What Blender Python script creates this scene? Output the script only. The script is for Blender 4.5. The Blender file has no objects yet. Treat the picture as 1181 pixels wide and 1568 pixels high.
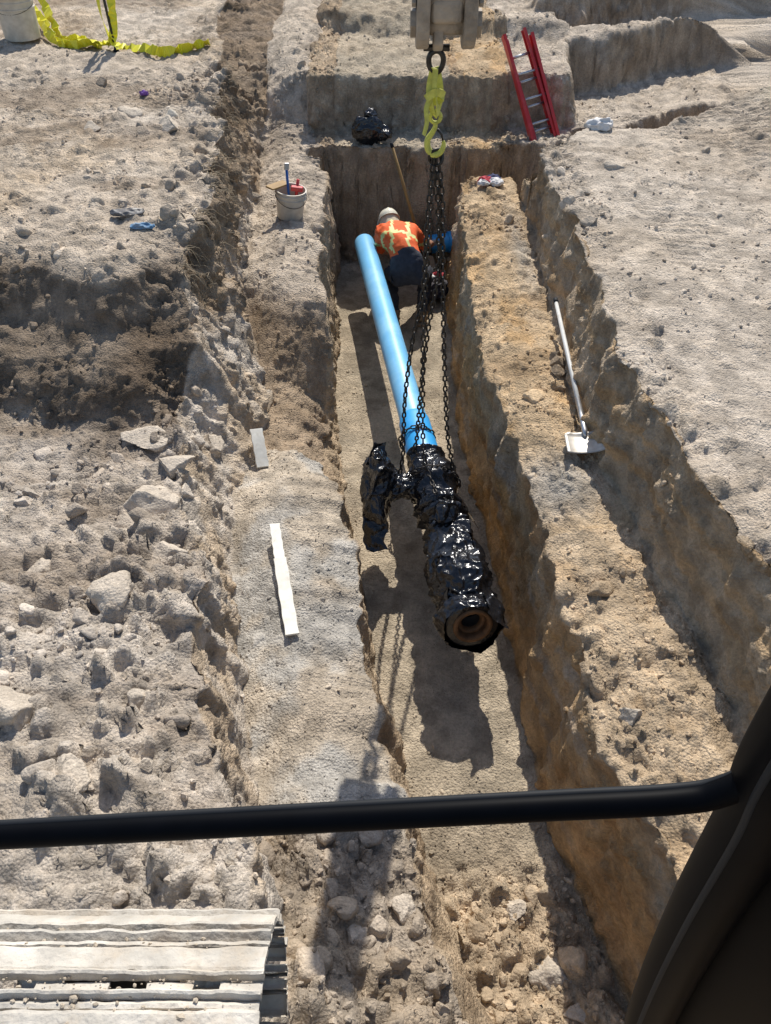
import bpy, bmesh, math, numpy as np
from mathutils import Vector, Matrix
rng=np.random.default_rng(11)
scene=bpy.context.scene
# ------------------------------------------------------------ helpers
def link(o,parent=None):
    bpy.context.collection.objects.link(o)
    if parent is not None: o.parent=parent
    return o
def empty(name,loc=(0,0,0)):
    e=bpy.data.objects.new(name,None); e.location=loc; e.empty_display_size=.1
    return link(e)
def mesh_obj(name,verts,faces,mats,parent=None,smooth=True,midx=None):
    me=bpy.data.meshes.new(name)
    me.from_pydata([tuple(map(float,v)) for v in verts],[],[tuple(int(i) for i in f) for f in faces])
    if not isinstance(mats,(list,tuple)): mats=[mats]
    for m in mats: me.materials.append(m)
    me.polygons.foreach_set('use_smooth',[smooth]*len(me.polygons))
    if midx is not None: me.polygons.foreach_set('material_index',[int(i) for i in midx])
    me.update()
    return link(bpy.data.objects.new(name,me),parent)
def mesh_np(name,V,F,mats,parent=None,smooth=False):
    V=np.asarray(V,dtype=np.float32); F=np.asarray(F,dtype=np.int32); k=F.shape[1]
    me=bpy.data.meshes.new(name)
    me.vertices.add(len(V)); me.vertices.foreach_set('co',V.ravel())
    me.loops.add(F.size); me.loops.foreach_set('vertex_index',F.ravel())
    me.polygons.add(len(F)); me.polygons.foreach_set('loop_start',np.arange(0,F.size,k,dtype=np.int32))
    me.polygons.foreach_set('loop_total',np.full(len(F),k,dtype=np.int32))
    me.polygons.foreach_set('use_smooth',np.full(len(F),smooth))
    if not isinstance(mats,(list,tuple)): mats=[mats]
    for m in mats: me.materials.append(m)
    me.update(calc_edges=True); me.validate()
    return link(bpy.data.objects.new(name,me),parent)
def vnoise(P,seed=0):
    I=np.floor(P).astype(np.int64); f=P-I; f=f*f*f*(f*(f*6-15)+10)
    def h(a,b,c):
        n=(a*374761393+b*668265263+c*1442695041+seed*974634777)&0xffffffff
        n=((n^(n>>13))*1274126177)&0xffffffff
        n=((n^(n>>16))*2246822519)&0xffffffff
        return ((n^(n>>15))&0xffffff)/16777215.0
    x,y,z=I[:,0],I[:,1],I[:,2]; fx,fy,fz=f[:,0],f[:,1],f[:,2]
    r=0
    for dx in (0,1):
        wx=fx if dx else 1-fx
        for dy in (0,1):
            wy=fy if dy else 1-fy
            for dz in (0,1):
                wz=fz if dz else 1-fz
                r=r+h(x+dx,y+dy,z+dz)*wx*wy*wz
    return r*2-1
def fbm(P,oct=4,seed=0,gain=.5):
    P=np.asarray(P,float)
    a=1;s=0;t=0
    for o in range(oct):
        s=s+a*vnoise(P*(2.03**o)+o*17.3,seed+o); t+=a; a*=gain
    return s/t
def ridged(P,oct=3,seed=0,pw=3):
    P=np.asarray(P,float); a=1;s=0;t=0
    for o in range(oct):
        s=s+a*(1-np.abs(vnoise(P*(2.1**o)+o*7.7,seed+o)))**pw; t+=a; a*=.5
    return s/t
def lumps(P,seed=0):
    """embedded rounded clods: height field in cell units"""
    I=np.floor(P).astype(np.int64); f=P-I
    best=np.zeros(len(P))
    def h(a,b,c,s):
        n=(a*374761393+b*668265263+c*1442695041+(seed*7+s)*974634777)&0xffffffff
        n=((n^(n>>13))*1274126177)&0xffffffff
        n=((n^(n>>16))*2246822519)&0xffffffff
        return ((n^(n>>15))&0xffffff)/16777215.0
    for dx in (-1,0,1):
        for dy in (-1,0,1):
            for dz in (-1,0,1):
                a,b,c=I[:,0]+dx,I[:,1]+dy,I[:,2]+dz
                px=dx+h(a,b,c,1)-f[:,0]; py=dy+h(a,b,c,2)-f[:,1]; pz=dz+h(a,b,c,3)-f[:,2]
                d=np.sqrt(px*px+py*py+pz*pz)*.4+.6*np.maximum(np.abs(px+.3*py),np.maximum(np.abs(py-.3*pz),np.abs(pz)))
                r=.1+.5*h(a,b,c,4)**1.5
                best=np.maximum(best,np.sqrt(np.maximum(0,r*r-d*d)))
    return best
def sm(a,b,t):
    t=np.clip((t-a)/(b-a),0,1); return t*t*(3-2*t)
# ------------------------------------------------------------ materials
def mat(name,col,rough=.6,metal=0,spec=.5,noise_amt=.15,noise_scale=12,bump=0,bump_scale=60,col2=None,dirt=0,dirtcol=(.43,.35,.26)):
    m=bpy.data.materials.new(name); m.use_nodes=True; nt=m.node_tree; N=nt.nodes; bs=N['Principled BSDF']
    tc=N.new('ShaderNodeTexCoord'); nz=N.new('ShaderNodeTexNoise'); nz.inputs['Scale'].default_value=noise_scale; nz.inputs['Detail'].default_value=5
    nt.links.new(tc.outputs['Object'],nz.inputs['Vector'])
    rp=N.new('ShaderNodeValToRGB'); rp.color_ramp.elements[0].position=.32; rp.color_ramp.elements[1].position=.68
    c=np.array(col); c2=np.array(col2) if col2 is not None else c*(1-noise_amt)
    rp.color_ramp.elements[0].color=(*c2,1); rp.color_ramp.elements[1].color=(*c,1)
    nt.links.new(nz.outputs['Fac'],rp.inputs['Fac'])
    out=rp.outputs['Color']
    if dirt>0:
        n2=N.new('ShaderNodeTexNoise'); n2.inputs['Scale'].default_value=noise_scale*.6; n2.inputs['Detail'].default_value=7; n2.inputs['Roughness'].default_value=.7
        nt.links.new(tc.outputs['Object'],n2.inputs['Vector'])
        mr=N.new('ShaderNodeMapRange'); mr.inputs['From Min'].default_value=.48; mr.inputs['From Max'].default_value=.7; mr.inputs['To Max'].default_value=dirt
        nt.links.new(n2.outputs['Fac'],mr.inputs['Value'])
        mx=N.new('ShaderNodeMixRGB'); mx.inputs['Color2'].default_value=(*dirtcol,1)
        nt.links.new(mr.outputs['Result'],mx.inputs['Fac']); nt.links.new(out,mx.inputs['Color1']); out=mx.outputs['Color']
    nt.links.new(out,bs.inputs['Base Color'])
    bs.inputs['Roughness'].default_value=rough; bs.inputs['Metallic'].default_value=metal; bs.inputs['Specular IOR Level'].default_value=spec
    if bump>0:
        nb=N.new('ShaderNodeTexNoise'); nb.inputs['Scale'].default_value=bump_scale; nb.inputs['Detail'].default_value=4
        nt.links.new(tc.outputs['Object'],nb.inputs['Vector'])
        b=N.new('ShaderNodeBump'); b.inputs['Strength'].default_value=1; b.inputs['Distance'].default_value=bump
        nt.links.new(nb.outputs['Fac'],b.inputs['Height']); nt.links.new(b.outputs['Normal'],bs.inputs['Normal'])
    return m
def soil_mat(name,bd=.03):
    m=bpy.data.materials.new(name); m.use_nodes=True; nt=m.node_tree; N=nt.nodes; bs=N['Principled BSDF']
    tc=N.new('ShaderNodeTexCoord')
    at=N.new('ShaderNodeAttribute'); at.attribute_name='Col'; base=at.outputs['Color']
    def nz(scale,det,ro=.6):
        n=N.new('ShaderNodeTexNoise'); n.inputs['Scale'].default_value=scale; n.inputs['Detail'].default_value=det; n.inputs['Roughness'].default_value=ro
        nt.links.new(tc.outputs['Object'],n.inputs['Vector']); return n.outputs['Fac']
    def mr(s,a,b,c,d):
        n=N.new('ShaderNodeMapRange'); 
        for k,v in zip(('From Min','From Max','To Min','To Max'),(a,b,c,d)): n.inputs[k].default_value=v
        nt.links.new(s,n.inputs['Value']); return n.outputs['Result']
    def mul(c,f):
        n=N.new('ShaderNodeVectorMath'); n.operation='SCALE'; nt.links.new(c,n.inputs[0]); nt.links.new(f,n.inputs['Scale']); return n.outputs['Vector']
    n1=nz(3.1,5,.65); n2=nz(38,6,.78)
    c=mul(base,mr(n1,.3,.7,.80,1.18)); c=mul(c,mr(n2,.3,.7,.68,1.28))
    nt.links.new(c,bs.inputs['Base Color'])
    bs.inputs['Roughness'].default_value=.95; bs.inputs['Specular IOR Level'].default_value=.12
    vo=N.new('ShaderNodeTexVoronoi'); vo.inputs['Scale'].default_value=62; nt.links.new(tc.outputs['Object'],vo.inputs['Vector'])
    ad=N.new('ShaderNodeMath'); ad.operation='MULTIPLY_ADD'; ad.inputs[1].default_value=-.4; nt.links.new(vo.outputs['Distance'],ad.inputs[0]); nt.links.new(nz(24,6,.75),ad.inputs[2])
    b=N.new('ShaderNodeBump'); b.inputs['Strength'].default_value=1; b.inputs['Distance'].default_value=bd
    nt.links.new(ad.outputs[0],b.inputs['Height']); nt.links.new(b.outputs['Normal'],bs.inputs['Normal'])
    return m
M_soil=soil_mat('soil',.032); M_clod=soil_mat('clod_soil',.014)
# ------------------------------------------------------------ terrain
BL={
4:[(-.47,.2,-.5),(-.50,.64,-.5),(-.55,.97,-.5),(-.64,1.37,-.5),(-.82,1.66,-.6),(-.99,2.08,-.6),(-1.09,2.56,-.7),(-1.17,3.04,-.7),(-1.33,3.65,-.75),(-1.47,4.38,-.8),(-1.60,5.14,-.75),(-1.62,5.55,-.45),(-1.67,6.05,-.2),(-1.70,6.6,-.08),(-1.68,7.29,-.05),(-1.70,8.13,0),(-1.95,9.73,0),(-2.23,11.27,0),(-2.44,13.02,.05)],
5:[(-.30,.2,-.8),(-.38,.69,-.8),(-.45,1.09,-.9),(-.65,1.64,-1.2),(-.77,2.08,-1.35),(-.90,2.54,-1.4),(-1.0,3.04,-1.4),(-1.18,3.93,-1.4),(-1.22,4.53,-1.35),(-1.13,5.13,-1.45),(-1.12,5.95,-1.5),(-1.33,6.62,-1.2),(-1.46,7.28,-.85),(-1.50,8.55,-.8),(-1.55,10.25,-.7),(-1.55,10.96,-.3),(-1.61,12,.05)],
6:[(.46,.2,-1.3),(.455,.78,-1.3),(.351,1.05,-1.3),(.174,1.58,-1.3),(.037,2.1,-1.4),(-.023,2.54,-1.4),(-.14,3.26,-1.4),(-.25,3.87,-1.4),(-.34,4.46,-1.35),(-.52,5.01,-1.5),(-.60,5.4,-1.75),(-.60,6.25,-1.78),(-.57,6.55,-1.3),(-.59,6.85,-.92),(-.63,7.29,-.85),(-.70,8.55,-.8),(-.80,9.6,-.7),(-.93,10.5,-.5),(-.95,10.9,.05)],
7:[(.62,.2,-2),(.6,.91,-2),(.42,1.39,-2),(.285,1.84,-2),(.14,2.39,-2),(.045,2.89,-2),(-.078,3.45,-2),(-.194,4.1,-2),(-.434,5.57,-2),(-.54,6.85,-2),(-.62,9.12,-2),(-.64,10,-2)],
8:[(1.5,.2,-2),(1.45,.91,-2),(1.30,1.29,-2),(1.14,1.84,-2),(1.04,2.39,-2),(.985,3.45,-2),(.92,4.47,-2),(.76,5.97,-2),(.74,7.34,-2),(.80,9.12,-2),(.8,10,-2)],
9:[(1.75,.2,-.85),(1.6,.9,-.85),(1.42,1.29,-.85),(1.22,1.84,-.85),(1.15,2.22,-.85),(1.13,2.66,-.85),(1.09,3.16,-.85),(1.067,3.75,-.85),(1.022,4.29,-.85),(.945,4.92,-.8),(.85,5.58,-.8),(.82,6.44,-.8),(.82,7.36,-.75),(.86,8.44,-.75),(.93,9.15,-.75),(.95,10,-.75)],
10:[(2.0,.2,-.75),(1.95,1.18,-.75),(1.92,1.97,-.75),(1.88,2.33,-.75),(1.82,2.82,-.75),(1.70,3.29,-.75),(1.60,4.32,-.75),(1.54,4.79,-.75),(1.52,5.43,-.7),(1.53,7,-.7),(1.54,8.5,-.7),(1.56,10,-.7)],
11:[(2.2,.2,0),(2.12,1.6,0),(2.10,2.07,0),(2.03,2.55,0),(1.93,2.92,0),(1.85,3.3,0),(1.76,3.7,0),(1.68,4.18,0),(1.65,5.08,0),(1.64,6.12,0),(1.63,7.03,0),(1.62,8.4,0),(1.66,10,0)],
}
ys=np.concatenate([np.linspace(-40,-1,14)[:-1],np.linspace(-1,.5,16)[:-1],np.arange(.5,9.2,.018),np.arange(9.2,10.9,.0095),np.arange(10.9,16,.034),np.geomspace(16,220,30)])
NY=len(ys)
bx={};bz={}
for k,p in BL.items():
    p=sorted(p,key=lambda q:q[1]); py=[q[1] for q in p]
    wob=fbm(np.stack([ys*1.6,np.full(NY,k*5.5),np.zeros(NY)],1),4,3+k)
    wob2=fbm(np.stack([ys*5.5,np.full(NY,k*3.5),np.zeros(NY)],1),3,33+k)
    amp={4:.15,5:.07,6:.10,7:.05,8:.04,9:.09,10:.05,11:.11}[k]
    bx[k]=np.interp(ys,py,[q[0] for q in p])+amp*wob+amp*.6*wob2
    bz[k]=np.interp(ys,py,[q[2] for q in p])+(amp*.5*wob2 if k in (4,6,9) else 0)
for a,b in ((7,8),(8,9),(9,10),(10,11),(4,5)):
    bx[b]=np.maximum(bx[b],bx[a]+.045)
bx[6]=np.minimum(bx[6],bx[7]-.02)
def zleft(x,y):
    w=y+.45*fbm(np.stack([x*.9,y*.3,x*0],1),3,21)-.25*sm(-2.2,-1.7,x)
    z=np.interp(w,[0,1.7,3,4.3,4.75,5.2,5.6,5.9,6.15,20],[-.5,-.55,-.68,-.82,-.85,-.55,-.42,-.1,.0,.03])
    return z
xe=[1.4,1.6,2.28,3,3.8,4.5,8,150]; ye=[8.3,8.5,9.05,9.1,9.65,10,11,11]
def zfar(x,y):
    q=np.stack([x*1.7,y*.5,x*0],1)
    w=.16*fbm(q,3,31)+.08*fbm(q*4,3,32)
    yy=y+w
    zA=-2+1.45*sm(9.76,9.94,yy)+.60*sm(10.48,10.72,yy+.1*sm(.5,-.6,x))
    zA=zA+.07*np.sin(yy*1.3)*sm(10.7,12,yy)+.25*sm(12.6,13.0,yy+.25*x)-.25*sm(13.6,13.9,yy+.3*x)
    e=np.interp(x,xe,ye); 
    zB=-1.7+1.2*sm(e+1.15,e+1.4,yy)+.65*sm(e+2.2+.15*x,e+2.5+.15*x,yy)-.45*sm(e+3.6-.1*x,e+3.8-.1*x,yy)+.6*sm(e+4.7,e+5.1,yy)
    s=sm(2.25,2.5,x+.25*w*5)
    return zA*(1-s)+zB*s
def ycut(x): return np.interp(x,[-1,-.66,-.56,.8,.9,1.5,1.62]+xe[2:],[9.86,9.86,9.4,9.4,9.36,9.36,8.5]+ye[2:])
off=np.concatenate([np.geomspace(3.2,150,26)[::-1],np.linspace(3.2,0,150)[1:]])
cols_x=[];cols_z=[];grp=[]
for d in off[:-1]:
    x=bx[4]-d; z=zleft(x,ys); t=sm(0,.45,np.full(NY,d)); z=bz[4]*(1-t)+z*t
    cols_x.append(x);cols_z.append(z);grp.append(0)
def seg(a,b,n,g,bulge=0):
    for i in range(n):
        t=i/n; x=bx[a]*(1-t)+bx[b]*t; z=bz[a]*(1-t)+bz[b]*t+bulge*math.sin(math.pi*t)
        cols_x.append(x);cols_z.append(z);grp.append(g)
seg(4,5,38,1); seg(5,6,66,2,.09); seg(6,7,34,3); seg(7,8,66,4,-.01); seg(8,9,60,5); seg(9,10,56,6,.05); seg(10,11,40,7)
off2=np.concatenate([np.linspace(0,3.4,155),np.geomspace(3.4,150,26)[1:]])
for d in off2:
    x=bx[11]+d; z=bz[11]+.04*np.sin(x*1.1+1)*min(1,d)+np.zeros(NY)+.12*sm(3.2,4.6,x)*sm(7.5,9.3,ys)-.25*math.exp(-d*5)*np.exp(-((ys-2.2)/.5)**2)
    cols_x.append(x);cols_z.append(z);grp.append(8)
X=np.array(cols_x).T; Z=np.array(cols_z).T; NX=X.shape[1]; Y=np.repeat(ys[:,None],NX,1); G=np.repeat(np.array(grp)[None,:],NY,0)
x=X.ravel();y=Y.ravel();z=Z.ravel();g=G.ravel()
yc=ycut(x); s=sm(-.05,.05,y+.05*vnoise(np.stack([x*3,y,z],1),5)-yc)*(g>=2)*((g>2)|(x>-.98))
s=np.where((g==2),s*sm(-1.0,-.9,x),s)
z=z*(1-s)+zfar(x,y)*s
farmask=s>.5
P=np.stack([x,y,z],1)
def normals(P):
    A=P.reshape(NY,NX,3); du=np.gradient(A,axis=1); dv=np.gradient(A,axis=0)
    n=np.cross(du,dv); n/=np.linalg.norm(n,axis=2,keepdims=True)+1e-9
    return n.reshape(-1,3)
Nn=normals(P)
near=(np.abs(x)<7)&(y<17)&(y>-1)
ramp=np.array([.62,.8,.5,.65,.09,.72,.75,.75,.40])
R=ramp[g]
R=np.where((g==0)&(y<5.3),1.2+.35*sm(-2.6,-1.7,x),R)
R=np.where((g==1)&(y>5.5),1.25,R)
R=np.where((g==0)&(x>bx[4].repeat(NX)-.35)&(y>5.3),1.1,R)
R=np.where((g==4)&(y<2.0),.10+1.35*sm(2.05,1.6,y),R)
R=np.where((g==2)&(y<5.1)&(y>1.9),.28,R)
R=np.where((g==2)&(y<=1.95),.28+1.15*sm(1.95,1.65,y),R)
R=np.where((g==6)&(y<3.4),1.1,R)
R=np.where((g==8)&(x<bx[11].repeat(NX)+.35),.9,R)
R=np.where(farmask,.8,R)
Pn=P[near]; Rn=R[near]; Nr=Nn[near]
wp=Pn+.07*np.stack([fbm(Pn*5,3,1),fbm(Pn*5,3,2),fbm(Pn*5,3,3)],1)
d=.07*fbm(Pn*1.3,4,41)*(.35+.65*np.minimum(Rn,1))
d+=.065*fbm(Pn*4.5,6,42,.6)*Rn
pat=sm(-.15,.35,fbm(Pn*1.1,3,55)); pat=np.maximum(pat,((g[near]==4)|(g[near]==2))*(Pn[:,1]<1.9)*.9)
d+=.22*(lumps(wp*3.6,1)-.08)*np.clip(Rn-.6,0,1)*pat
d+=.12*(lumps(wp*8,2))*Rn*(.15+.85*pat)
d+=.062*(lumps(wp*20,3))*(.12+Rn)*(.3+.7*sm(-.3,.3,fbm(Pn*2.3,2,66)))
d-=.040*ridged(Pn*3.0,3,71)**2*Rn
st=np.isin(g[near],[1,3,5,7])
d+=st*.05*fbm(Pn*np.array([3,7,.8]),4,90)
tm=(g[near]==8)*sm(.4,.8,Pn[:,0]-np.interp(Pn[:,1],ys,bx[11]))*sm(-.15,.3,fbm(Pn*.9,2,91))
d+=tm*.010*np.sin(2*math.pi*(Pn[:,1]+.12*Pn[:,0]+.02*vnoise(Pn*3,8))/.105)
P[near]=Pn+Nr*d[:,None]
Nn=normals(P)
# ---------- colour
gray=np.array([.55,.46,.36]); tan=np.array([.57,.44,.30]); clay=np.array([.57,.345,.145]); rust=np.array([.47,.25,.10]); sand=np.array([.48,.40,.295]); dark=np.array([.165,.12,.082]); brown=np.array([.37,.27,.175]); pale=np.array([.66,.575,.475]); stone=np.array([.49,.455,.40])
def mixc(a,b,t): return a*(1-t[:,None])+b*t[:,None]
C=np.repeat(gray[None],len(P),0)
n1=fbm(P*np.array([1.1,1.1,2.0]),4,101); n2=fbm(P*3.4,4,102); n3=fbm(P*.45,3,103); n4=fbm(P*np.array([.8,1.5,1.]),5,107,.6)
C=mixc(C,tan[None],sm(-.1,.5,n1)*.6)
C=mixc(C,pale[None],sm(.0,.5,n3+.3*n2)*.5)
zz=P[:,2]
w1=g==1; C[w1]=mixc(np.repeat(pale[None]*.92,w1.sum(),0),tan[None],sm(-.3,.3,n2[w1])*.8)
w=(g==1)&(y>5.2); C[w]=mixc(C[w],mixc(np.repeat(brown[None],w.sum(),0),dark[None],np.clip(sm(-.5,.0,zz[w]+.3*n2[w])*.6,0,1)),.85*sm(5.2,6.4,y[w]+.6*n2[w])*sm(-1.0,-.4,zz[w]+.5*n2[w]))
w=(g==2)&(y<5.2); C[w]=mixc(np.repeat(np.array([[.55,.465,.36]]),w.sum(),0),stone[None],sm(-.3,.3,n2[w]+n1[w]))
w=(g==2)&(y<1.9); C[w]=mixc(C[w],brown[None],np.full(w.sum(),.55)*sm(1.95,1.6,y[w]))
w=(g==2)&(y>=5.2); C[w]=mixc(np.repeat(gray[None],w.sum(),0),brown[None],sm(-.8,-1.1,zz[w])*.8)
w=(g==3); C[w]=mixc(np.repeat(tan[None],w.sum(),0),brown[None],sm(-.3,.3,n2[w])*.5)
w=(g==4); C[w]=mixc(np.repeat(sand[None],w.sum(),0),tan[None]*.95,np.clip(sm(2.0,1.5,y[w])+.3*sm(0,.5,n1[w]),0,1))
band=np.sin(zz*19+4.5*n1+1.2*n2)
w=(g==5); C[w]=mixc(np.repeat(np.array([[.48,.375,.255]]),w.sum(),0),clay[None],np.clip(sm(-.9,-1.3,zz[w]+.5*n2[w])*.6+.35*sm(0,.4,n1[w]),0,1)); C[w]=mixc(C[w],rust[None],.5*sm(.1,.8,band[w])*sm(-.2,.3,n4[w])); C[w]=mixc(C[w],(stone*.9)[None],.45*sm(-.1,-.8,band[w])*sm(.1,-.3,n4[w]))
w=(g==6); C[w]=mixc(np.repeat(np.array([[.58,.43,.27]]),w.sum(),0),clay[None],sm(.0,.45,n2[w])*.5)
w=(g==6)&(y<3.6); C[w]=mixc(C[w],gray[None],np.full(w.sum(),.3))
t=np.exp(-(((x-1.25)/.3)**2+((y-4.05)/.3)**2))*(g==6)+np.exp(-(((x-1.4)/.12)**2+((y-7.5)/1.0)**2))*(g==6)*.7
C=mixc(C,stone[None],np.clip(t,0,1))
w=(g==7); C[w]=mixc(np.repeat(np.array([[.43,.345,.25]]),w.sum(),0),tan[None],sm(-.3,.3,n2[w])*.55); C[w]=mixc(C[w],clay[None],.4*sm(.2,.8,band[w]))
w=(g==8); C[w]=mixc(C[w],np.array([[.565,.485,.395]]),np.full(w.sum(),.5))
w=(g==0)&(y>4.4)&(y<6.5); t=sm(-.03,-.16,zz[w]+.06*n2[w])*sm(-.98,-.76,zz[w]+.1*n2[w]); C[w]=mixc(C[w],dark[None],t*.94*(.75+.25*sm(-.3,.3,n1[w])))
w=(g==0)&(y<5)&(zz<-.3); C[w]=mixc(C[w],np.array([[.59,.525,.45]]),np.full(w.sum(),.6)*sm(5,4.4,y[w]))
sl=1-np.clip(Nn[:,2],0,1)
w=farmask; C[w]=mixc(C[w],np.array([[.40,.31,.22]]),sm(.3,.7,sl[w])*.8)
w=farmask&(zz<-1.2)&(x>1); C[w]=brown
# damper, darker patches
damp=sm(.02,.42,n4)*np.array([.8,.5,.35,.5,.35,.4,.6,.5,.45])[g]
C=mixc(C,C*np.array([[.60,.56,.52]]),damp)
C=C*(np.clip(1+1.1*fbm(P*9,3,120),.7,1.3)[:,None]**.6)
C=np.clip(C,.01,.74)
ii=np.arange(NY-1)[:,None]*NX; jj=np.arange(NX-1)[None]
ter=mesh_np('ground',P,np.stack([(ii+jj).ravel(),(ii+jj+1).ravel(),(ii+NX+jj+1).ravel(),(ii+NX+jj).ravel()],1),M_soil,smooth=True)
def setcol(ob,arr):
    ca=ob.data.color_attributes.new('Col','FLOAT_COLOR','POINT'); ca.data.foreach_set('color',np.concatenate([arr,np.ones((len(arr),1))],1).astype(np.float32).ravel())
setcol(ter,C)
bpy.context.view_layer.update()
def gz(x_,y_):
    ok,loc,n,i=ter.ray_cast(Vector((x_,y_,6)),Vector((0,0,-1)))
    return loc.z if ok else 0
# ------------------------------------------------------------ loose clods
def ico(sub):
    bm=bmesh.new(); bmesh.ops.create_icosphere(bm,subdivisions=sub,radius=1)
    V=np.array([v.co[:] for v in bm.verts]); F=np.array([[v.index for v in f.verts] for f in bm.faces]); bm.free(); return V,F
def rock(sub,seed):
    V,F=ico(sub); r=np.random.default_rng(seed)
    for k in range(9):
        n=r.normal(size=3); n/=np.linalg.norm(n); h=r.uniform(.45,.8); dd=V@n
        V=V-np.outer(np.maximum(0,dd-h),n)
    V=V*(1+.20*fbm(V*2.2+seed*3.1,4,seed))[:,None]*r.uniform([.8,.6,.5],[1.2,1,.85])
    return V,F
idx_all=np.where((np.abs(x)<5.5)&(y>.4)&(y<13))[0]
def scatter(name,n,smin,smax,powr,sub,wfun,seed,sink=.25,smooth=False):
    r=np.random.default_rng(seed)
    w=wfun(idx_all); w=w/w.sum(); ids=r.choice(idx_all,n,p=w)
    tpl=[rock(sub,seed*10+k) for k in range(10)]
    VV=[];FF=[];CC=[];o=0
    for i in ids:
        V,F=tpl[r.integers(10)]; s_=smin+(smax-smin)*r.random()**powr
        q=r.normal(size=4)*np.array([2.5,.7,.7,1.5]); q/=np.linalg.norm(q); a,b,c,d_=q
        Rm=np.array([[1-2*(c*c+d_*d_),2*(b*c-d_*a),2*(b*d_+c*a)],[2*(b*c+d_*a),1-2*(b*b+d_*d_),2*(c*d_-b*a)],[2*(b*d_-c*a),2*(c*d_+b*a),1-2*(b*b+c*c)]])
        VV.append(V@Rm.T*s_+P[i]+Nn[i]*s_*sink+r.normal(size=3)*.004); FF.append(F+o); o+=len(V)
        CC.append(np.repeat((np.minimum(C[i]*r.uniform(.88,1.12),.75))[None],len(V),0))
    VV=np.concatenate(VV);FF=np.concatenate(FF);CC=np.concatenate(CC)
    ob=mesh_np(name,VV,FF,M_clod,smooth=smooth); setcol(ob,CC)
    return ob
flat=np.clip((Nn[:,2]-.3)*1.6,0.02,1)
cl=sm(-.05,.4,fbm(P*1.2,3,203))+.08
nearpit=((g==4)|(g==2))&(y<1.8)
W0=flat*np.where(nearpit,1.0,cl)*R
scatter('soil_clods',700,.025,.10,2.8,3,lambda i:(W0[i]*((g[i]==0)|(g[i]==1)|nearpit[i])+W0[i]*.22*(g[i]!=4))*(1-.7*(y[i]>8.5)),3,-.1,True)
scatter('soil_crumbs',11000,.006,.032,2.5,1,lambda i:W0[i]+.03*flat[i],5,.0)
scatter('gravel',7500,.004,.011,1.3,1,lambda i:flat[i]*((g[i]==4)+.8*(g[i]==2)+.2)*(y[i]<7),6,.1)
for k,(u,v_,sz,sd) in enumerate([(-1.66,3.85,.21,1),(-1.85,4.6,.19,2),(-1.95,2.1,.18,3),(-1.45,4.9,.15,4),(-2.2,3.2,.14,5),(-1.6,2.9,.16,6),(-2.5,1.9,.15,7),(-1.3,2.2,.12,8),(2.25,7.87,.14,9),(1.36,2.2,.085,10),(-1.5,1.7,.12,12),(-2.35,8.9,.2,13),(-2.9,9.4,.15,14),(.95,1.25,.11,15),(.8,1.6,.08,16),(-1.55,4.25,.16,17),(-1.4,3.35,.14,19),(-3.2,8.9,.13,20),(1.1,1.05,.09,21),(.1,1.35,.09,22),(-.15,1.2,.08,23)]):
    V,F=rock(4,sd+60); V=V*(1+.16*fbm(V*2.5,5,sd)+.08*lumps(V*3,sd))[:,None]
    ob=mesh_np('soil_boulder',V*np.array([1,1,.8])*sz+np.array([u,v_,gz(u,v_)-sz*.05]),F,M_clod,smooth=True)
    setcol(ob,np.tile(np.array([.56,.48,.385]),(len(V),1)))
# ------------------------------------------------------------ generic builders
def frame(dv):
    dv=dv/np.linalg.norm(dv); a=np.array([0,0,1.0]) if abs(dv[2])<.9 else np.array([1.0,0,0])
    s_=np.cross(dv,a); s_/=np.linalg.norm(s_); return s_,np.cross(s_,dv)
def tube(pts,rad,n=16,cap=True,sx=1,sy=1):
    pts=np.array(pts,float); rad=np.broadcast_to(np.array(rad,float),(len(pts),))
    V=[];F=[]
    prev=None
    for i,p in enumerate(pts):
        dv=pts[min(i+1,len(pts)-1)]-pts[max(i-1,0)]; dv/=np.linalg.norm(dv)+1e-12
        if prev is None: a,b=frame(dv)
        else:
            a=prev-dv*np.dot(prev,dv); a/=np.linalg.norm(a); b=np.cross(a,dv)
        prev=a
        for k in range(n):
            t=2*math.pi*k/n; V.append(p+rad[i]*(a*math.cos(t)*sx+b*math.sin(t)*sy))
    for i in range(len(pts)-1):
        for k in range(n):
            F.append((i*n+k,i*n+(k+1)%n,(i+1)*n+(k+1)%n,(i+1)*n+k))
    if cap: F.append(tuple(range(n))[::-1]); F.append(tuple((len(pts)-1)*n+k for k in range(n)))
    return V,F
def box(c,s,rotz=0,rotm=None):
    V=[]
    for sx in (-1,1):
        for sy in (-1,1):
            for sz in (-1,1): V.append(Vector((sx*s[0]/2,sy*s[1]/2,sz*s[2]/2)))
    Mx=rotm if rotm is not None else Matrix.Rotation(rotz,3,'Z')
    V=[Mx@v+Vector(c) for v in V]
    return [tuple(v) for v in V],[(0,1,3,2),(4,6,7,5),(0,4,5,1),(2,3,7,6),(0,2,6,4),(1,5,7,3)]
def join(parts):
    V=[];F=[]
    for v,f in parts:
        o=len(V); V+=list(v); F+=[tuple(i+o for i in q) for q in f]
    return V,F
def bevel(o,w=.004,seg=2):
    m=o.modifiers.new('b','BEVEL'); m.width=w; m.segments=seg; m.limit_method='ANGLE'; m.angle_limit=.7; return o
def spl(pts,n=8):
    pts=[Vector(p) for p in pts]; out=[]
    for i in range(len(pts)-1):
        p0=pts[max(i-1,0)];p1=pts[i];p2=pts[i+1];p3=pts[min(i+2,len(pts)-1)]
        for k in range(n):
            t=k/n; out.append(.5*((2*p1)+(p2-p0)*t+(2*p0-5*p1+4*p2-p3)*t*t+(3*p1-p0-3*p2+p3)*t**3))
    out.append(pts[-1]); return [tuple(p) for p in out]
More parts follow.
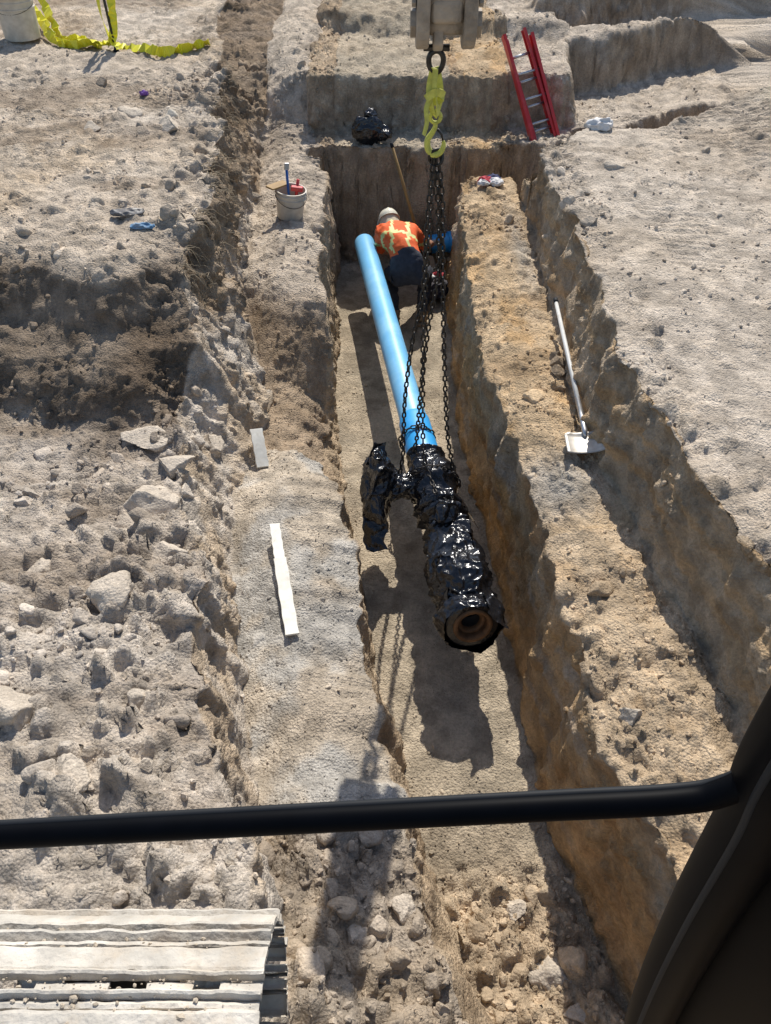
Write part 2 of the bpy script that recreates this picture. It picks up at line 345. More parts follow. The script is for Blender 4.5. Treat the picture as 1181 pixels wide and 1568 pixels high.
# ------------------------------------------------------------ materials for things
M_blue=mat('blue_pvc_painted_highlight',(.19,.54,.86),.34,0,1.0,.14,4,dirt=.4,dirtcol=(.46,.75,.90))  # sun highlight put into the colour: paler blue base with pale cyan streaks
M_blue2=mat('blue_pvc',(.03,.36,.78),.40,0,.7,.10,5,dirt=.1,dirtcol=(.45,.6,.72))
M_blk=mat('black_plastic_film',(.010,.010,.012),.17,0,.65,.3,8,bump=.009,bump_scale=24)
M_iron=mat('rusty_iron',(.22,.11,.045),.7,.2,.4,.5,18,bump=.004,bump_scale=60)
M_dark=mat('dark_inside',(.03,.022,.016),.8)
M_chain=mat('chain_steel',(.06,.055,.05),.45,.8,.5,.5,30)
M_yel=mat('yellow_webbing',(.62,.62,.12),.6,0,.4,.35,30,bump=.002,bump_scale=200)
M_arm=mat('worn_machine_steel',(.42,.35,.27),.7,.05,.4,.55,9,bump=.010,bump_scale=30,dirt=.9)
M_white=mat('weathered_white_board',(.78,.75,.66),.55,0,.4,.16,20,dirt=.35)
M_bucket=mat('dirty_white_plastic',(.66,.60,.50),.5,0,.4,.3,7,dirt=.8)
M_red=mat('red_fibreglass',(.60,.04,.04),.45,0,.5,.2,10,dirt=.25)
M_alu=mat('aluminium',(.55,.55,.56),.35,.9,.5,.2,20)
M_wood=mat('pale_fibreglass_handle',(.62,.62,.60),.5,0,.4,.15,14,dirt=.3)
M_woodb=mat('wood_handle',(.36,.22,.08),.6,0,.3,.25,14)
M_tape=mat('caution_tape',(.80,.74,.03),.4,0,.5,.1,14)
M_track=mat('dusty_track_steel',(.66,.61,.53),.85,.0,.2,.40,6,bump=.010,bump_scale=35,dirt=.9,dirtcol=(.44,.36,.27))
M_cab=mat('black_cab_plastic',(.002,.0025,.004),.5,0,.06,.3,20)
M_rub=mat('grey_rubber_seal',(.018,.02,.023),.6,0,.2)
M_root=mat('dry_roots',(.34,.27,.18),.8)
# ------------------------------------------------------------ blue pipe
A0=np.array([.33,4.93,-1.30]); PF=np.array([-.26,9.01,-1.35]); A1=np.array([.61,3.22,-1.36])
def lathe(p0,p1,prof,n=40):
    p0=np.array(p0,float);p1=np.array(p1,float); ax=p1-p0; Ln=np.linalg.norm(ax); ax=ax/Ln; a,b=frame(ax); V=[];F=[]
    for t,r in prof:
        c=p0+ax*t
        for k in range(n):
            q=2*math.pi*k/n; V.append(c+r*(a*math.cos(q)+b*math.sin(q)))
    for i in range(len(prof)-1):
        for k in range(n): F.append((i*n+k,(i+1)*n+k,(i+1)*n+(k+1)%n,i*n+(k+1)%n))
    return V,F
def esplit(o,a=.6):
    m=o.modifiers.new('e','EDGE_SPLIT'); m.split_angle=a; return o
Lp=float(np.linalg.norm(A0-PF)); ro=.122
pipe=empty('blue_water_pipe')
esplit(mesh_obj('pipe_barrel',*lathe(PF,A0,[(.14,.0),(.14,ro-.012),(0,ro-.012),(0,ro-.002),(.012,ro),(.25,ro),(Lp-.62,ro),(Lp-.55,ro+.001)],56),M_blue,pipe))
esplit(mesh_obj('pipe_bell',*lathe(PF,A0,[(Lp-.56,ro+.0005),(Lp-.55,ro+.003),(Lp-.50,ro+.016),(Lp-.1,ro+.018),(Lp,ro+.018)],56),M_blue2,pipe))
pipe2=empty('blue_water_pipe')
esplit(mesh_obj('pipe_barrel',*lathe((.52,9.6,-1.66),(1.9,9.85,-1.60),[(.1,0),(.1,.1),(0,.1),(0,.118),(.3,.118),(.305,.135),(.5,.135),(.505,.118),(1.4,.118)],56),M_blue2,pipe2))
# ------------------------------------------------------------ black wrapped tee and valve
def crumple(V,amp,sc,seed):
    V=np.array(V,float)
    wv=V+.06*np.stack([fbm(V*4,2,seed+8),fbm(V*4+3,2,seed+9),fbm(V*4+6,2,seed+10)],1)
    d=1.0*ridged(wv*sc*.75,3,seed,5)+.8*ridged(wv*sc*.35+5,2,seed+3,2)+.35*ridged(wv*sc*2.2+2,2,seed+4,4)-.8
    q=np.stack([fbm(V*sc*.6,3,seed+5),fbm(V*sc*.6+9,3,seed+6),fbm(V*sc*.6+5,3,seed+7)],1)
    return V+q*amp*1.25, d*amp
def wrapped(name,p0,p1,prof,parent,amp=.03,sc=9,seed=1,n=140,cap=True,mt=None):
    p0=np.array(p0,float);p1=np.array(p1,float); ax=p1-p0; ax/=np.linalg.norm(ax); a,b=frame(ax)
    ts=[q[0] for q in prof]; rs=[q[1] for q in prof]
    T=np.linspace(ts[0],ts[-1],max(14,int((ts[-1]-ts[0])/.007))); Rr=np.interp(T,ts,rs)
    V=[];Nm=[]
    for t,r in zip(T,Rr):
        for k in range(n):
            q=2*math.pi*k/n; dr=a*math.cos(q)+b*math.sin(q); V.append(p0+ax*t+dr*r); Nm.append(dr)
    V=np.array(V);Nm=np.array(Nm); V2,dd=crumple(V,amp,sc,seed)
    fade=np.clip(np.repeat(Rr,n)/.08,0,1)
    V=V+(V2-V)*fade[:,None]+Nm*(dd*fade)[:,None]
    F=[]
    for i in range(len(T)-1):
        for k in range(n): F.append((i*n+k,(i+1)*n+k,(i+1)*n+(k+1)%n,i*n+(k+1)%n))
    if cap: F.append(tuple(range(n))); F.append(tuple((len(T)-1)*n+k for k in range(n))[::-1])
    return mesh_obj(name,V,F,mt or M_blk,parent)
valve=empty('wrapped_valve_assembly')
axu=(A1-A0)/np.linalg.norm(A1-A0)
wrapped('tee_body',A0-axu*.06,A1,[(0,.135),(.03,.165),(.07,.140),(.22,.165),(.3,.195),(.42,.195),(.5,.155),(.58,.150),(.62,.205),(.66,.205),(.69,.15),(.72,.205),(.75,.205),(.79,.14),(.9,.14)],valve,.036,7,2)
wrapped('valve_hub',A0+axu*.80,A1,[(0,.13),(.03,.18),(.06,.195),(.10,.165),(.28,.205),(.48,.24),(.60,.225),(.72,.165),(.80,.16)],valve,.056,6.5,9)
fx=axu+np.array([0,0,.28]); fx/=np.linalg.norm(fx); FC=A1-axu*.04
o=mesh_obj('end_flange',*lathe(FC-fx*.10,FC+fx,[(-.06,.10),(.0,.17),(.05,.20),(.10,.20),(.12,.195),(.128,.18),(.128,.142)],56),M_blk,valve)
mesh_obj('iron_ring',*lathe(FC-fx*.10,FC+fx,[(.120,.143),(.140,.138),(.140,.112),(.11,.104),(-.0,.102)],56),M_iron,valve)
mesh_obj('bore_seat',*lathe(FC-fx*.10,FC+fx,[(.085,.103),(.092,.095),(.085,.072),(.05,.070)],48),M_iron,valve)
mesh_obj('bore',*lathe(FC-fx*.10,FC+fx,[(.06,.072),(-.0,.07),(-.02,.0)],48),M_dark,valve)
wrapped('plastic_collar',FC-fx*.20,FC,[(0,.14),(.06,.205),(.14,.24),(.20,.228),(.238,.205),(.246,.165),(.234,.150)],valve,.032,7.5,23,cap=False)
wrapped('branch_neck',(.40,4.62,-1.3),(0,4.6,-1.3),[(0,.11),(.1,.11),(.3,.115),(.45,.12)],valve,.032,9,31)
V,F=ico(6); V=V.copy()
bag=V*np.array([.14,.27,.24])
bag[:,2]+= .18*np.maximum(0,V[:,2])**6 ; bag[:,1]-=.14*np.maximum(0,-V[:,1]*.7-V[:,2]*.7)**5
bag+=np.array([-.05,4.6,-1.28])
b2,dd=crumple(bag,.060,6,44); bag=b2+V*dd[:,None]
mesh_obj('branch_bag',bag,F,M_blk,valve)
V,F=ico(5); bag=V*np.array([.12,.11,.11])+np.array([.46,4.12,-1.16]); b2,dd=crumple(bag,.04,9,51); mesh_obj('stem_bag',b2+V*dd[:,None],F,M_blk,valve)
def flap(name,pts,seed):
    n=22; V=[];p=[np.array(q,float) for q in pts]
    for i in range(n):
        for j in range(n):
            s_=i/(n-1);t=j/(n-1); V.append(p[0]*(1-s_)*(1-t)+p[1]*s_*(1-t)+p[2]*s_*t+p[3]*(1-s_)*t)
    V=np.array(V); V=V+.05*np.stack([fbm(V*8,3,seed),fbm(V*8,3,seed+1),fbm(V*8,3,seed+2)],1)
    F=[(i*n+j,(i+1)*n+j,(i+1)*n+j+1,i*n+j+1) for i in range(n-1) for j in range(n-1)]
    return mesh_obj(name,V,F,M_blk,valve)
flap('flap_1',[(-.13,4.6,-1.08),(.0,4.62,-1.06),(-.0,4.72,-.88),(-.09,4.70,-.90)],3)
flap('flap_2',[(.70,3.45,-1.18),(.68,3.18,-1.14),(.84,3.14,-1.28),(.84,3.36,-1.44)],5)
flap('flap_3',[(.44,3.5,-1.2),(.42,3.22,-1.3),(.34,3.2,-1.42),(.40,3.5,-1.44)],7)
flap('flap_4',[(-.16,4.5,-1.45),(-.0,4.45,-1.45),(-.01,4.24,-1.68),(-.16,4.26,-1.70)],9)
flap('flap_5',[(.52,4.5,-1.22),(.60,4.25,-1.2),(.72,4.2,-1.38),(.66,4.5,-1.44)],11)
flap('flap_6',[(.36,3.95,-1.15),(.50,3.85,-1.06),(.46,3.64,-1.10),(.29,3.74,-1.2)],13)
flap('flap_7',[(.62,3.95,-1.15),(.74,3.85,-1.25),(.76,3.6,-1.35),(.66,3.7,-1.15)],15)
fb=empty('wrapped_pipe_fitting')
def fit(name,c,s,seed):
    V,F=ico(5); bg=V*np.array(s)+np.array(c); b2,dd=crumple(bg,.04,8,seed); mesh_obj(name,b2+V*dd[:,None],F,M_blk,fb)
zb=gz(-.22,10.15)
fit('body',(-.22,10.15,zb+.17),(.19,.15,.17),61); fit('neck',(-.03,10.12,zb+.12),(.12,.1,.09),62); fit('top_knot',(-.20,10.16,zb+.36),(.08,.08,.07),63)
# ------------------------------------------------------------ chain
def link_tpl(L_=.060,Wd=.040,r=.0068,n=14,m=7):
    V=[];F=[]
    for i in range(n):
        t=2*math.pi*i/n; cx=(Wd/2-r)*math.cos(t); cz=(Wd/2-r)*math.sin(t)+math.copysign((L_-Wd)/2,math.sin(t) if abs(math.sin(t))>1e-6 else 1)
        nx,nz_=math.cos(t),math.sin(t)
        for k in range(m):
            q=2*math.pi*k/m; V.append((cx+r*math.cos(q)*nx,r*math.sin(q),cz+r*math.cos(q)*nz_))
    for i in range(n):
        for k in range(m): F.append((i*m+k,((i+1)%n)*m+k,((i+1)%n)*m+(k+1)%m,i*m+(k+1)%m))
    return np.array(V),np.array(F)
TL,TF=link_tpl()
def chain_mesh(pts,pitch=.046):
    pts=np.array(spl(pts,10)); seg_=np.linalg.norm(np.diff(pts,axis=0),axis=1); cum=np.concatenate([[0],np.cumsum(seg_)]); n=int(cum[-1]/pitch)
    S=np.arange(n)*pitch; Q=np.stack([np.interp(S,cum,pts[:,k]) for k in range(3)],1)
    VV=[];FF=[]
    tw=rng.random()*3
    for i in range(n-1):
        dv=Q[i+1]-Q[i]; dv/=np.linalg.norm(dv); a,b=frame(dv); th=tw+i*(math.pi/2)+.12*math.sin(i*.7)
        a2=a*math.cos(th)+b*math.sin(th); b2=-a*math.sin(th)+b*math.cos(th)
        VV.append(TL@np.stack([a2,b2,dv])+(Q[i]+Q[i+1])/2); FF.append(TF+i*len(TL))
    return np.concatenate(VV),np.concatenate(FF)
ch=empty('lifting_chain')
HB=(.285,4.70,1.27)
def ringpts(c,r,a0,a1,n):
    return [(c[0]+r*math.cos(a0+(a1-a0)*i/n),c[1],c[2]+r*math.sin(a0+(a1-a0)*i/n)) for i in range(n+1)]
chains=[
 [HB,(.262,4.70,.9),(.250,4.70,.374),(.19,4.69,.02),(.145,4.68,-.5),(.14,4.66,-1.0),(.12,4.64,-1.25),(.2,4.62,-1.45),(.35,4.6,-1.52)],
 [(.29,4.70,1.27),(.275,4.69,.8),(.262,4.68,.2),(.275,4.64,-.4),(.30,4.56,-.95),(.36,4.42,-1.08),(.40,4.2,-1.08)],
 [(.31,4.70,1.27),(.35,4.70,1.0),(.375,4.70,.55),(.42,4.70,-.1),(.48,4.69,-.8),(.545,4.66,-1.2),(.5,4.62,-1.45),(.35,4.6,-1.52)],
 [(.30,4.71,1.27),(.33,4.71,.9),(.345,4.71,.5),(.30,4.72,.1),(.265,4.76,-.5),(.25,4.85,-1.05),(.2,4.88,-1.2)],
]
for i,c in enumerate(chains):
    V,F=chain_mesh(c); mesh_np('strand_%d'%(i+1),V,F,M_chain,ch,smooth=True)
V,F=chain_mesh(ringpts((.385,4.60,-1.31),.225,0,2*math.pi,10)); mesh_np('wrap_loop',V,F,M_chain,ch,smooth=True)
V,F=chain_mesh(ringpts((.28,5.18,-1.30),.155,.2,2*math.pi-.1,10)); mesh_np('pipe_loop',V,F,M_chain,ch,smooth=True)
# ------------------------------------------------------------ hook, sling and shackle
hk=empty('crane_hook')
hp=[(.285,4.70,1.46),(.285,4.70,1.43),(.27,4.70,1.40),(.245,4.70,1.36),(.25,4.70,1.31),(.285,4.70,1.28),(.325,4.70,1.295),(.34,4.70,1.335),(.335,4.70,1.355)]
V,F=tube(spl(hp,6),[.013]*7+list(np.linspace(.014,.021,24))+list(np.linspace(.021,.008,18)),12); mesh_obj('hook_body',V,F,M_yel,hk)
V,F=tube([(.285+.03*math.cos(t),4.70,1.485+.03*math.sin(t)) for t in np.linspace(0,2*math.pi,18)],.011,8,False); mesh_obj('hook_eye',V,F,M_yel,hk)
V,F=tube([(.30,4.70,1.42),(.325,4.70,1.39),(.335,4.70,1.355)],[.008,.007,.005],8); mesh_obj('safety_latch',V,F,M_chain,hk)
V,F=tube([(.298+.04*math.cos(t),4.70+.01*math.sin(t*2),1.262+.045*math.sin(t)) for t in np.linspace(0,2*math.pi,22)],.010,8,False); mesh_obj('master_ring',V,F,M_chain,hk)
sl_=empty('lifting_sling')
def ribbon(name,pts,w,th,m,parent,wd=(1,0,0),tw=0,jit=0):
    pts=[np.array(p) for p in spl(pts,8)]; V=[];F=[]; n=len(pts); wd0=np.array(wd,float)
    for i,p in enumerate(pts):
        dv=pts[min(i+1,n-1)]-pts[max(i-1,0)]; dv/=np.linalg.norm(dv)+1e-9
        a=wd0-dv*np.dot(wd0,dv); a/=np.linalg.norm(a)+1e-9; b=np.cross(dv,a); t=tw*i/n+jit*math.sin(i*1.7)*math.sin(i*.43)
        a2=a*math.cos(t)+b*math.sin(t); b2=-a*math.sin(t)+b*math.cos(t)
        for sx,sy in ((-1,-1),(1,-1),(1,1),(-1,1)): V.append(p+a2*w/2*sx+b2*th/2*sy)
    for i in range(n-1):
        for k in range(4): F.append((i*4+k,i*4+(k+1)%4,(i+1)*4+(k+1)%4,(i+1)*4+k))
    F+= [(3,2,1,0),tuple((n-1)*4+k for k in range(4))]
    return mesh_obj(name,V,F,m,parent,smooth=False)
ribbon('left_leg',[(.262,4.69,1.74),(.245,4.69,1.65),(.25,4.68,1.57),(.275,4.69,1.50),(.285,4.70,1.495)],.036,.006,M_yel,sl_,tw=.9)
ribbon('right_leg',[(.282,4.71,1.74),(.30,4.71,1.66),(.31,4.72,1.58),(.295,4.71,1.51),(.285,4.70,1.497)],.036,.006,M_yel,sl_,tw=-1.2)
ribbon('middle_leg',[(.272,4.67,1.74),(.27,4.66,1.65),(.285,4.66,1.58),(.30,4.68,1.50)],.03,.006,M_yel,sl_,tw=2.6)
ribbon('knot',[(.225,4.67,1.59),(.28,4.65,1.63),(.325,4.68,1.60),(.28,4.72,1.56),(.235,4.70,1.60)],.04,.006,M_yel,sl_,wd=(0,0,1),tw=.5)
ribbon('tail',[(.255,4.68,1.60),(.230,4.67,1.54),(.235,4.66,1.47),(.22,4.66,1.40)],.028,.004,M_yel,sl_,tw=1)
shk=empty('shackle')
V,F=tube([(.275+.04*math.cos(t),4.70,1.775+(.045*math.sin(t) if math.sin(t)>0 else .06*math.sin(t))) for t in np.linspace(0,2*math.pi,22)],.015,9,False); mesh_obj('bow',V,F,M_chain,shk)
V,F=tube([(.205,4.70,1.835),(.345,4.70,1.835)],.018,12); mesh_obj('pin',V,F,M_chain,shk)
arm=empty('excavator_arm',(.04,0,0))
def plate(c,pts,thick):
    n=len(pts); V=[(c-thick/2,p[0],p[1]) for p in pts]+[(c+thick/2,p[0],p[1]) for p in pts]
    F=[tuple(range(n))[::-1],tuple(range(n,2*n))]+[(i,(i+1)%n,n+(i+1)%n,n+i) for i in range(n)]
    return V,F
def lug(c,th):
    pts=[(4.58,2.5),(4.58,2.0)]+[(4.70+.115*math.cos(t),1.93+.10*math.sin(t)) for t in np.linspace(math.pi,2*math.pi,10)]+[(4.84,2.0),(4.88,2.5)]
    return plate(c,pts,th)
V,F=join([lug(.155,.07),lug(.40,.07)]); bevel(mesh_obj('lugs',V,F,M_arm,arm,smooth=False),.012,3)
V,F=tube([(.10,4.70,1.95),(.455,4.70,1.95)],.055,28); mesh_obj('pin',V,F,M_arm,arm)
V,F=tube([(.12,4.70,2.10),(.435,4.70,2.10)],.10,28); mesh_obj('cross_tube',V,F,M_arm,arm)
V,F=box((.2775,4.66,2.02),(.172,.12,.12)); bevel(mesh_obj('cross_block',V,F,M_arm,arm,smooth=False),.03,3)
V,F=plate(.240,[(4.66,1.97),(4.64,1.86),(4.68,1.82),(4.73,1.82),(4.76,1.86),(4.75,1.97)],.055); bevel(mesh_obj('lift_eye',V,F,M_arm,arm,smooth=False),.012,3)
V,F=plate(.277,[(4.62,2.25),(4.82,2.25),(5.0,3.0),(4.95,3.55),(4.7,3.55),(4.62,3.0)],.22); bevel(mesh_obj('stick',V,F,M_arm,arm,smooth=False),.02)
for i,xx in enumerate((.105,.45)):
    V,F=tube([(xx-.014,4.70,1.95),(xx+.014,4.70,1.95)],.07,6); mesh_obj('pin_cap_%d'%(i+1),V,F,M_arm,arm,smooth=False)
    V,F=tube([(xx-.010,4.62,2.06),(xx+.010,4.62,2.06)],.022,6); mesh_obj('bolt_%d'%(i+1),V,F,M_arm,arm,smooth=False)
# ------------------------------------------------------------ white boards
def board(name,p0,p1,w,th,m,roll=.1,seed=1,parent=None):
    p0=np.array(p0,float);p1=np.array(p1,float); ax=p1-p0; L_=np.linalg.norm(ax); ax/=L_
    sd_=np.cross(ax,[0,0,1]); sd_/=np.linalg.norm(sd_); up=np.cross(sd_,ax); s2=sd_*math.cos(roll)+up*math.sin(roll); u2=-sd_*math.sin(roll)+up*math.cos(roll)
    n=24; V=[];F=[]
    for i in range(n+1):
        t=i/n; c=p0+ax*L_*t+u2*.012*math.sin(t*3+seed)
        e=.006*math.sin(t*23+seed)
        for a_,b_ in ((-1,-1),(1,-1),(1,1),(-1,1)): V.append(c+s2*(w/2+e*.4)*a_+u2*th/2*b_)
    for i in range(n):
        for k in range(4): F.append((i*4+k,i*4+(k+1)%4,(i+1)*4+(k+1)%4,(i+1)*4+k))
    F+=[(3,2,1,0),tuple(n*4+k for k in range(4))]
    return bevel(mesh_obj(name,V,F,m,parent,smooth=False),.003)
board('white_wooden_stake',(-1.115,5.18,-1.18),(-1.04,4.90,gz(-1.04,4.90)+.02),.105,.028,M_white,.15,1)
p3=np.array((-.84,4.05,gz(-.84,4.05)+.10)); p4=np.array((-.63,3.10,gz(-.63,3.10)+.035)); pm=p3+(p4-p3)*.33
lath=empty('wooden_lath')
board('upper_piece',p3,pm+(p4-p3)*.02+np.array([0,0,.012]),.078,.018,M_white,.12,2,lath)
board('lower_piece',pm,p4,.094,.020,M_white,.05,3,lath)
# ------------------------------------------------------------ bucket
def bucket(loc,H=.36,rb=.13,rt=.15,mats=M_bucket,name='plastic_bucket'):
    e=empty(name,loc)
    prof=[(0,0),(.0,rb-.01),(.006,rb),(H*.72,rb+(rt-rb)*.72),(H*.73,rt+.006),(H*.76,rt+.006),(H*.77,rt-.002),(H*.88,rt),(H*.885,rt+.009),(H*.91,rt+.009),(H*.915,rt),(H*.985,rt+.002),(H,rt+.007),(H,rt-.006),(.012,rb-.008),(.012,0)]
    V,F=lathe((0,0,0),(0,0,1),prof,48); esplit(mesh_obj('shell',V,F,mats,e),.8)
    V,F=tube([(-(rt+.012)*math.cos(t),-(rt+.012)*math.sin(t)*.92,H*.85-.10*math.sin(t)) for t in np.linspace(0,math.pi,24)],.003,6); mesh_obj('bail_handle',V,F,M_chain,e)
    return e
bz_=gz(-1.065,8.42)
bk=bucket((-1.065,8.42,bz_-.04),.31,.14,.165); bk.rotation_euler=(.05,.10,.4)
V,F=tube([(.0,.02,.1),(-.04,.04,.50)],.014,10); mesh_obj('tool_handle_blue',V,F,mat('blue_grip',(.02,.12,.42),.5),bk)
V,F=tube([(.05,.0,.1),(.09,.03,.40)],.017,10); mesh_obj('tool_handle_red',V,F,M_red,bk)
V,F=box((-.13,.06,.335),(.26,.11,.018),.5,); bevel(mesh_obj('wood_float',V,F,M_woodb,bk,smooth=False),.004)
V,F=box((-.04,.04,.54),(.05,.02,.07)); bevel(mesh_obj('tool_head',V,F,M_alu,bk,smooth=False),.004)
V,F=box((.06,-.03,.325),(.13,.06,.05),-.4); bevel(mesh_obj('red_box_tool',V,F,M_red,bk,smooth=False),.01)
b2=bucket((-5.1,12.4,gz(-5.1,12.4)),.50,.24,.26); 
V,F=lathe((0,0,.49),(0,0,1),[(0,0),(.0,.268),(.03,.268),(.035,.25),(.03,0)],40); mesh_obj('lid',V,F,M_bucket,b2)
# ------------------------------------------------------------ stake and tape
st_=empty('survey_stake')
sx_,sy_=-3.68,11.9; sz_=gz(sx_,sy_)
V,F=tube([(sx_,sy_,sz_-.1),(sx_-.03,sy_+.02,sz_+1.15)],.018,10); mesh_obj('steel_rod',V,F,mat('dark_rod',(.05,.05,.05),.6,.5),st_)
V,F=lathe((sx_,sy_,sz_-.02),(sx_,sy_,1),[(0,.05),(.03,.045),(.05,.03),(.07,.02)],12); mesh_obj('ground_collar',V,F,M_rub,st_)
tp=empty('caution_tape')
def tz(a,b,c=.05): return (a,b,gz(a,b)+c)
ribbon('ground_run',[(-5.05,13.3,.40),tz(-4.85,12.9,.25),tz(-4.55,12.4),tz(-4.25,12.2,.08),tz(-3.98,12.05),(-3.75,11.95,sz_+.10),tz(-3.5,11.9,.06),tz(-3.2,11.75),tz(-3.0,11.65,.06),tz(-2.75,11.85),tz(-2.4,11.95,.06)],.13,.003,M_tape,tp,wd=(0,1,.5),tw=5,jit=.8)
ribbon('ground_run_2',[(-5.0,12.9,.25),tz(-4.7,12.35,.1),tz(-4.3,12.0),tz(-4.0,11.95,.1),(-3.72,11.9,sz_+.12),(-3.62,11.92,sz_+.5),(-3.60,11.93,sz_+1.1)],.11,.003,M_tape,tp,wd=(1,.3,.3),tw=4,jit=.6)
ribbon('ground_run_3',[(-5.1,13.0,.30),tz(-4.8,12.6,.16),tz(-4.5,12.1,.05),tz(-4.2,12.05,.09),(-3.8,11.9,sz_+.10)],.11,.003,M_tape,tp,wd=(0,1,.3),tw=3,jit=.9)
ribbon('stake_tie',[(-3.71,11.9,sz_+1.1),(-3.78,11.9,sz_+.5),(-3.70,11.88,sz_+.12),(-3.60,11.8,sz_+.06)],.09,.003,M_tape,tp,wd=(1,0,0),tw=3)
# ------------------------------------------------------------ ladder
ld=empty('extension_ladder')
def ladder(bot,top,w,parent,pre):
    bot=Vector(bot);top=Vector(top); up=(top-bot); Ln=up.length; up.normalize(); side=Vector((1,.15,0)); side=(side-up*side.dot(up)).normalized(); nr=up.cross(side)
    Mx=Matrix((side,nr,up)).transposed()
    parts=[]
    for s_ in (-1,1):
        c=(bot+top)/2+side*s_*w/2
        parts.append(box(c,(.014,.085,Ln),rotm=Mx)); 
        for q in (-1,1): parts.append(box(c+nr*q*.040-side*s_*.016,(.032,.012,Ln-.002),rotm=Mx))
    V,F=join(parts); mesh_obj(pre+'_rails',V,F,M_red,parent,smooth=False)
    parts=[]
    n=int(Ln/.30)
    for i in range(n):
        c=bot+up*(.15+.30*i); parts.append(tube([tuple(c-side*w/2),tuple(c+side*w/2)],.017,10))
    V,F=join(parts); mesh_obj(pre+'_rungs',V,F,M_alu,parent)
ladder((2.45,9.45,-1.69),(1.64,10.86,.42),.36,ld,'base')
ladder((2.22,9.90,-1.05),(1.58,10.92,.46),.29,ld,'fly')
# ------------------------------------------------------------ shovel on the ridge
def shovel(name,top,bot,hm,bladew=.25,bladel=.29,square=True,upn=(0,0,1)):
    e=empty(name); t=Vector(top);b=Vector(bot); d_=(b-t).normalized(); up=Vector(upn); side=d_.cross(up).normalized(); n=side.cross(d_)
    V,F=tube([tuple(t),tuple(t.lerp(b,.5)),tuple(b)],[.016,.019,.019],12); mesh_obj('handle',V,F,hm,e)
    V,F=tube([tuple(t-d_*.005),tuple(t+d_*.05)],.021,12); mesh_obj('grip_end',V,F,M_rub,e)
    V,F=tube([tuple(b-d_*.35),tuple(b+d_*.02),tuple(b+d_*.06-n*.01)],[.020,.023,.012],12); mesh_obj('socket',V,F,M_alu,e)
    V=[];F=[];nu,nv=12,14
    for i in range(nu+1):
        for j in range(nv+1):
            u=i/nu*2-1; v=j/nv; w=bladew/2*(.96 if square else (1-.85*max(0,v-.55)**1.6*2.2)); 
            p=b+d_*(.02+v*bladel)+side*u*w*(min(1,.75+v*3))+n*(.035*abs(u)**2.5-.02+.03*max(0,.15-v)*5*(1-abs(u))) 
            V.append(tuple(p))
    for i in range(nu):
        for j in range(nv): F.append((i*(nv+1)+j,(i+1)*(nv+1)+j,(i+1)*(nv+1)+j+1,i*(nv+1)+j+1))
    o=mesh_obj('blade',V,F,mat('worn_blade_steel',(.56,.53,.48),.45,.3,.5,.3,20,dirt=.5),e); s_=o.modifiers.new('s','SOLIDIFY'); s_.thickness=.004
    return e
bt=float(np.interp(6.14,ys,bx[10])); bb=float(np.interp(4.55,ys,bx[10]))
shovel('shovel',(bt-.03,6.14,gz(bt-.12,6.14)+.26),(min(bb-.05,1.54),4.50,gz(min(bb-.16,1.42),4.45)+.10),M_wood,.32,.20,upn=(-.15,0,1))
for dy_,s_ in ((0,.10),(.1,.07),(-.12,.08),(-.3,.06)):
    yy=5.42+dy_; xx=float(np.interp(yy,ys,bx[10]))-.07
    V,F=rock(3,int(s_*1000)); ob=mesh_np('soil_boulder',V*s_+np.array((xx,yy,gz(xx-.04,yy)+.03)),F,M_clod); setcol(ob,np.tile(np.array([.28,.215,.15]),(len(V),1)))
shovel('round_shovel',(.07,9.70,-.42),(.50,9.42,-1.72),M_woodb,.22,.26,False,upn=(0,-1,0))
# ------------------------------------------------------------ little things
def cloth(name,c,s,m,seed):
    V,F=ico(4); b=V*np.array(s); b=b+.35*min(s)*2*np.stack([fbm(V*2.2,3,seed),fbm(V*2.2+4,3,seed+1),fbm(V*2.2+8,3,seed+2)],1)
    b[:,2]=np.maximum(b[:,2],-s[2]*.5); return mesh_obj(name,b+np.array(c),F,m)
M_cw=mat('white_cloth',(.72,.70,.68),.8); M_cr=mat('red_cloth',(.50,.04,.06),.8); M_cn=mat('navy_cloth',(.03,.04,.12),.8)
zt=gz(1.2,9.05)
gl=empty('work_gloves')
for nm,c,s,m,sd in (('glove_red',(1.17,9.05,zt+.05),(.10,.06,.04),M_cr,4),('cuff_white',(1.28,9.0,zt+.05),(.08,.07,.04),M_cw,5),('glove_navy',(1.25,9.1,zt+.06),(.09,.05,.04),M_cn,6),('glove_white',(1.13,8.98,zt+.05),(.07,.05,.03),M_cw,8)):
    cloth(nm,c,s,m,sd).parent=gl
cloth('white_plastic_bag',(2.35,9.0,gz(2.35,9.0)+.03),(.16,.10,.06),M_cw,12)
cloth('blue_rag',(-2.12,6.5,gz(-2.12,6.5)+.01),(.11,.035,.025),mat('blue_cloth',(.12,.28,.46),.7,dirt=.5),14)
cloth('black_film_scrap',(-2.3,6.75,gz(-2.3,6.75)+.02),(.15,.07,.03),mat('dull_black_film',(.10,.10,.105),.5,dirt=.6),15)
cloth('purple_rag',(-2.9,10.1,gz(-2.9,10.1)+.02),(.05,.03,.03),mat('purple_cloth',(.28,.12,.45),.7),16)
gc=empty('green_tote'); 
V,F=lathe((4.62,9.6,gz(4.62,9.6)),(4.62,9.6,5),[(0,0),(0,.17),(.36,.13),(.38,.14),(.40,.14),(.40,.12),(.2,.1),(.2,0)],28); mesh_obj('body',V,F,mat('green_plastic',(.02,.42,.22),.45,dirt=.2),gc)
parts=[]
